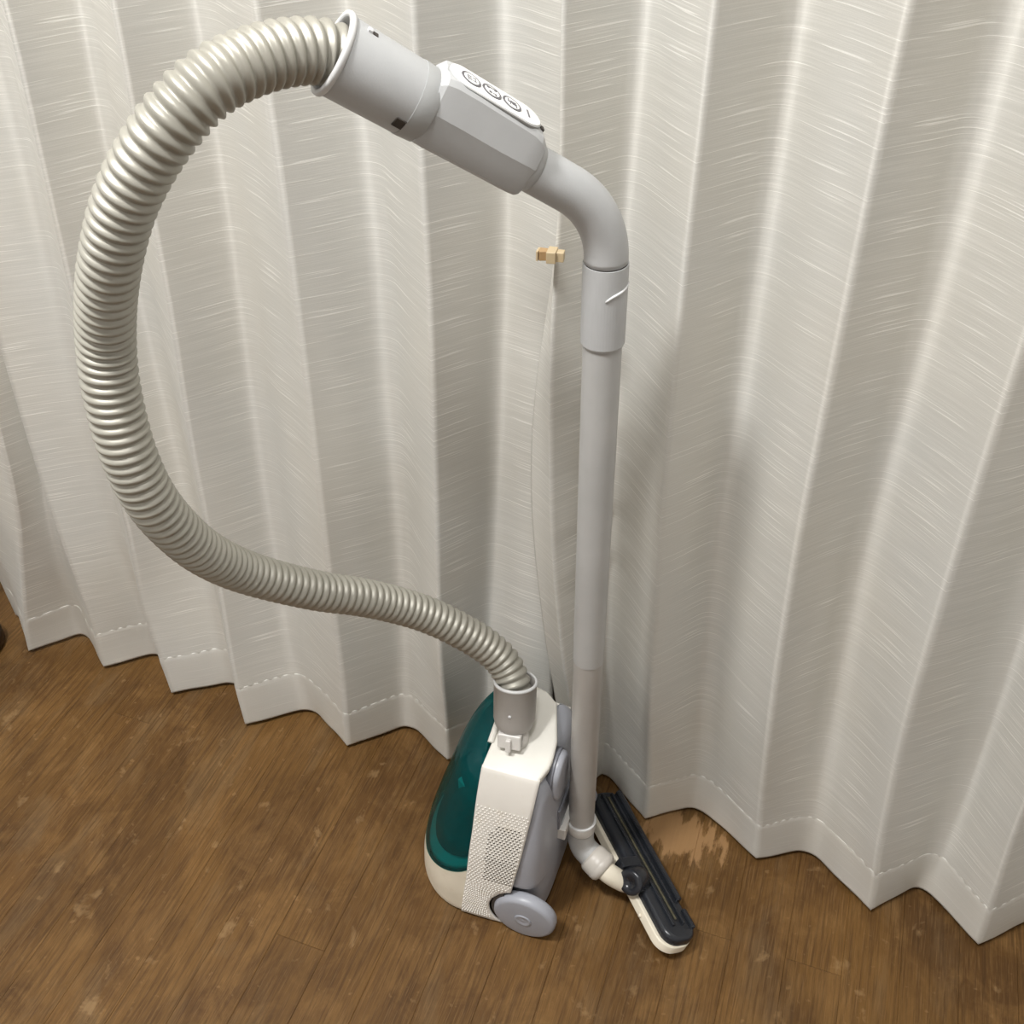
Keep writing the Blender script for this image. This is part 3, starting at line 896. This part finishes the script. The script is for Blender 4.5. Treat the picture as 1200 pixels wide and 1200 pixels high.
# notch flare towards the pipe
PT = .0337
PM = mat4(gp(.136, 0, PT - .0016), ha, gs, gn)
pan = obj('control_panel', prism(stadium(.080, .0275, 14), PM, .0022, .0006), MAT['panel'], vac, angle=40)
pan['label'] = 'white control panel with three round buttons'
obj('panel_groove', prism(stadium(.0820, .0295, 14), mat4(gp(.136, 0, PT - .0022), ha, gs, gn), .0018, .0002), MAT['grey_dark'], vac)
def flat(name, outline, t, s, hgt, mat, par, rot=0):
    M = mat4(gp(t, s, PT + .0006), ha, gs, gn) @ Matrix.Rotation(rot, 4, 'Z')
    return obj(name, prism(outline, M, hgt, 0.0), mat, par, False)
circ = lambda r, n_=28: [(r * math.cos(2 * math.pi * k / n_), r * math.sin(2 * math.pi * k / n_)) for k in range(n_)]
for j, t in enumerate((.1585, .1405, .1225)):
    bt = flat('button', circ(.0083), t, 0, .0005, MAT['ink'], pan)
    flat('button_face', circ(.0064), t, 0, .00062, MAT['panel'], pan)
    # marks: short strokes as printed on the buttons
    if j == 0:
        st = [(-.0026, 0, .0004, .0046), (-.0012, .0020, .0026, .0004), (-.0012, 0, .0022, .0004), (-.0012, -.0020, .0026, .0004), (.0018, .0018, .0022, .0004), (.0027, 0, .0004, .0040), (.0016, -.0016, .0016, .0004)]
    elif j == 1:
        st = [(0, .0030, .0072, .0008), (-.0026, .0017, .0016, .0004), (.0024, .0017, .0016, .0004), (-.0016, -.0026, .0018, .0016), (.0008, -.0024, .0014, .0005), (.0020, -.0030, .0012, .0016)]
    else:
        st = [(-.0026, .0016, .0008, .0026), (.0008, .0018, .0040, .0005), (0, .0002, .0062, .0009), (-.0016, -.0014, .0006, .0024), (.0012, -.0012, .0030, .0005), (.0026, -.0018, .0008, .0026)]
    up_s = VIEW_SIDE * -1
    V_, F_ = [], []
    for a, b, l, wd in st:
        M = mat4(gp(t - a * 1.25, up_s * b * 1.25, PT + .00115), ha, gs, gn)
        l *= 1.3; wd *= 1.7
        v, f = box(M, -l / 2, l / 2, -wd / 2, wd / 2, -.0001, .0003)
        f = [[i + len(V_) for i in q] for q in f]; V_ += v; F_ += f
    obj('button_mark', (V_, F_), MAT['ink'], pan, False)
flat('lamp_mark', [(-.0007, -.0052), (.0007, -.0052), (.0007, .0052), (-.0007, .0052)], .1075, 0, .0004, MAT['ink'], pan)
bevel(obj('indicator_hole', box(mat4(gp(.0925, VIEW_SIDE * .002, .0306), ha, gs, gn), -.0016, .0016, -.0026, .0026, -.001, .0012), MAT['hole'], grip, False), .0004)

# ---- elbow pipe
RB = 0.077; TL = RB * math.tan((math.pi / 2 - EL) / 2)
def axis(z): return Vector((-0.172 - 0.017 * (z - .12) / .857, 0.775, z))
adir = (axis(1.0) - axis(0.0)).normalized()
A0 = axis(1.0124) - adir * TL
ep = [axis(.9690), A0]
# arc from adir to ha about the corner
K = axis(1.0124)
A1 = K + ha * TL
for k in range(1, 20):
    t = k / 20
    # circular arc through tangent points by rational bezier
    th = (math.pi / 2 - EL) / 2; wq = math.cos(th)
    b0, b1, b2 = (1 - t) ** 2, 2 * t * (1 - t) * wq, t * t
    ep.append((A0 * b0 + K * b1 + A1 * b2) / (b0 + b1 + b2))
ep += [A1, K + ha * .085, K + ha * .094]
ep, _ = resample(catmull(ep, 4), .004)
el = obj('elbow_pipe', tube(ep, .0189, 44), MAT['grey'], vac)
el['label'] = 'grey bent handle pipe'
obj('pipe_shoulder', lathe([(.0, .0), (.0190, .0), (.0205, .006), (.021, .012), (.0, .012)], hp(.078), ha, 40, ref=hn), MAT['grey'], vac)

# ---- tubes
def z_lathe(name, prof, mat, par, seg=48, **kw):
    V, F = lathe(prof, axis(0), adir, seg)
    return obj(name, (V, F), mat, par, **kw)
z_lathe('joint_ring', [(0, .966), (.0185, .966), (.0185, .971), (0, .971)], MAT['hole'], vac, angle=40)
col = z_lathe('tube_collar', [(0, .8895), (.0190, .8895), (.0200, .892), (.0200, .954), (.0197, .9678), (0, .9678)], MAT['grey'], vac, angle=5)
# curved pale mark on the collar
mk = []
for k in range(15):
    f = k / 14
    ang = R(-72 + 82 * f)
    zc = .9445 + .0065 * f - (0.004 * (1 - f) ** 6)
    mk.append(axis(zc) + Vector((math.cos(ang), math.sin(ang), 0)) * .0202)
obj('collar_edge', tube(mk, [.0006 + .0007 * math.sin(math.pi * min(1, .15 + k / 15)) for k in range(15)], 8), MAT['cuff_rim'], col)
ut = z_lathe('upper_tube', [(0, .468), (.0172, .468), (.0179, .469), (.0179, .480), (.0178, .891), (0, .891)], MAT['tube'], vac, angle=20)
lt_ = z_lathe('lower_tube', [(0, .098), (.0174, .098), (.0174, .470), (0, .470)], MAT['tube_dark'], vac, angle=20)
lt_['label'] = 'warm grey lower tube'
# parking clip ring with its hook into the slot
ring = z_lathe('parking_clip', [(0, .124), (.0192, .124), (.0200, .126), (.0200, .141), (.0196, .1425), (.0178, .1425), (0, .1425)], MAT['latch'], vac, angle=40)
ring['label'] = 'pale grey parking clip hooked into the canister'
z_lathe('clip_rim', [(.0178, .1415), (.0203, .1415), (.0206, .143), (.0200, .1445), (.0178, .1440)], MAT['cuff_rim'], ring, angle=40)
bevel(obj('clip_hook', box(ID, -0.2040, -0.1860, .743, .786, .130, .154), MAT['latch'], ring, False), .002)
bevel(obj('clip_hook_window', box(ID, -0.2000, -0.1925, .750, .766, .1535, .1550), MAT['grey_dark'], ring, False), .0006)

# ---- lower elbow, swivel ball
j0 = axis(.122); j1 = axis(.103)
bp = [j0, j1, j1 + Vector((.0015, -.0008, -.012)), j1 + Vector((.008, -.004, -.023)), j1 + Vector((.020, -.0085, -.0285)), j1 + Vector((.030, -.0125, -.031))]
bp, _ = resample(catmull(bp, 8), .003)
obj('swivel_elbow', tube(bp, .0181, 40), MAT['tube'], vac)
sw = Vector((-.1425, .7620, .0710)); sd = Vector((.85, -.32, -.30)).normalized()
ball = obj('swivel_joint', lathe([(0, -.016), (.012, -.0155), (.0185, -.0135), (.0208, -.010), (.0214, -.004), (.0214, .0035), (.0220, .004), (.0216, .0105), (.0190, .0145), (.014, .0165), (.0, .0175)], sw, sd, 44), MAT['joint'], vac)
ball['label'] = 'pale swivel joint'

# ---- floor head, lying on its right edge with the underside turned up
hA = Vector((.66, -.75, 0)).normalized()           # along the head, far to near
TH = R(-24)
hb0 = Vector((.75, .66, 0)).normalized()
hB = (hb0 * math.cos(TH) + Vector((0, 0, 1)) * math.sin(TH)).normalized()     # across, left to right (dropping)
hN = hA.cross(hB).normalized()                     # underside normal, up
if hN.z < 0: hN = -hN
FC = Vector((-.0905, .7960, .0320))
FM = mat4(FC, hA, hB, hN)
LEN, WID = .254, .058
bevel(obj('head_cover', prism(rrect(LEN, WID, .024, 7), FM @ Matrix.Translation((0, -.001, -.0135)), .0140, .002), MAT['cream'], vac, angle=40), .001, 2)
hd = obj('head_base', prism(rrect(LEN - .004, WID - .006, .021, 7), FM @ Matrix.Translation((0, .002, -.0005)), .0150, .006, 5), MAT['charcoal'], vac, angle=40)
hd['label'] = 'charcoal underside of the floor head'
# long ribs, suction slot, bristle strip
def hbox(name, x0, x1, y0, y1, z0, z1, mat, par, bv=.001):
    return bevel(obj(name, box(FM, x0, x1, y0, y1, z0, z1), mat, par, False), bv, 2)
hbox('suction_slot', -.115, .098, -.0035, .0075, .0140, .0149, MAT['black'], hd, .0003)
hbox('rib', -.118, .104, -.0090, -.0050, .013, .0185, MAT['charcoal'], hd)
hbox('rib', -.118, .104, .0085, .0120, .013, .0190, MAT['charcoal'], hd)
hbox('bristle_strip', -.112, .095, .0010, .0030, .013, .0170, MAT['bristle'], hd, .0003)
hbox('bumper_strip', -.120, .070, .0195, .0275, .006, .0205, MAT['charcoal'], hd, .002)
hbox('bumper_strip', .082, .112, .0195, .0275, .006, .0185, MAT['charcoal'], hd, .003)
hbox('bumper_strip', -.124, -.088, .0250, .0320, .004, .0170, MAT['charcoal'], hd, .002)
obj('head_pin', lathe([(.003, 0), (.003, .003), (.001, .004), (0, .004)], FM @ Vector((.068, -.0295, -.008)), -hB, 14), MAT['cream'], hd)
# neck and rear roller
nk = [sw + sd * .012, sw + sd * .022, FM @ Vector((.018, -.042, .0020)), FM @ Vector((.022, -.026, -.002))]
nk, _ = resample(catmull(nk, 8), .003)
obj('neck', tube(nk, .0142, 28), MAT['cream'], vac)
wc = FM @ Vector((.034, -.0440, .0180))
wdir = (-hB * .85 + hA * .30 + hN * .15).normalized()
obj('rear_roller', lathe([(0, -.028), (.0165, -.028), (.0182, -.025), (.0186, -.004), (.0176, -.001), (.0150, 0), (.007, .0002), (.0065, -.001), (0, -.001)], wc, wdir, 40), MAT['charcoal'], hd)
hbox('roller_bracket', -.004, .012, -.0440, -.010, .008, .024, MAT['charcoal'], hd, .002)
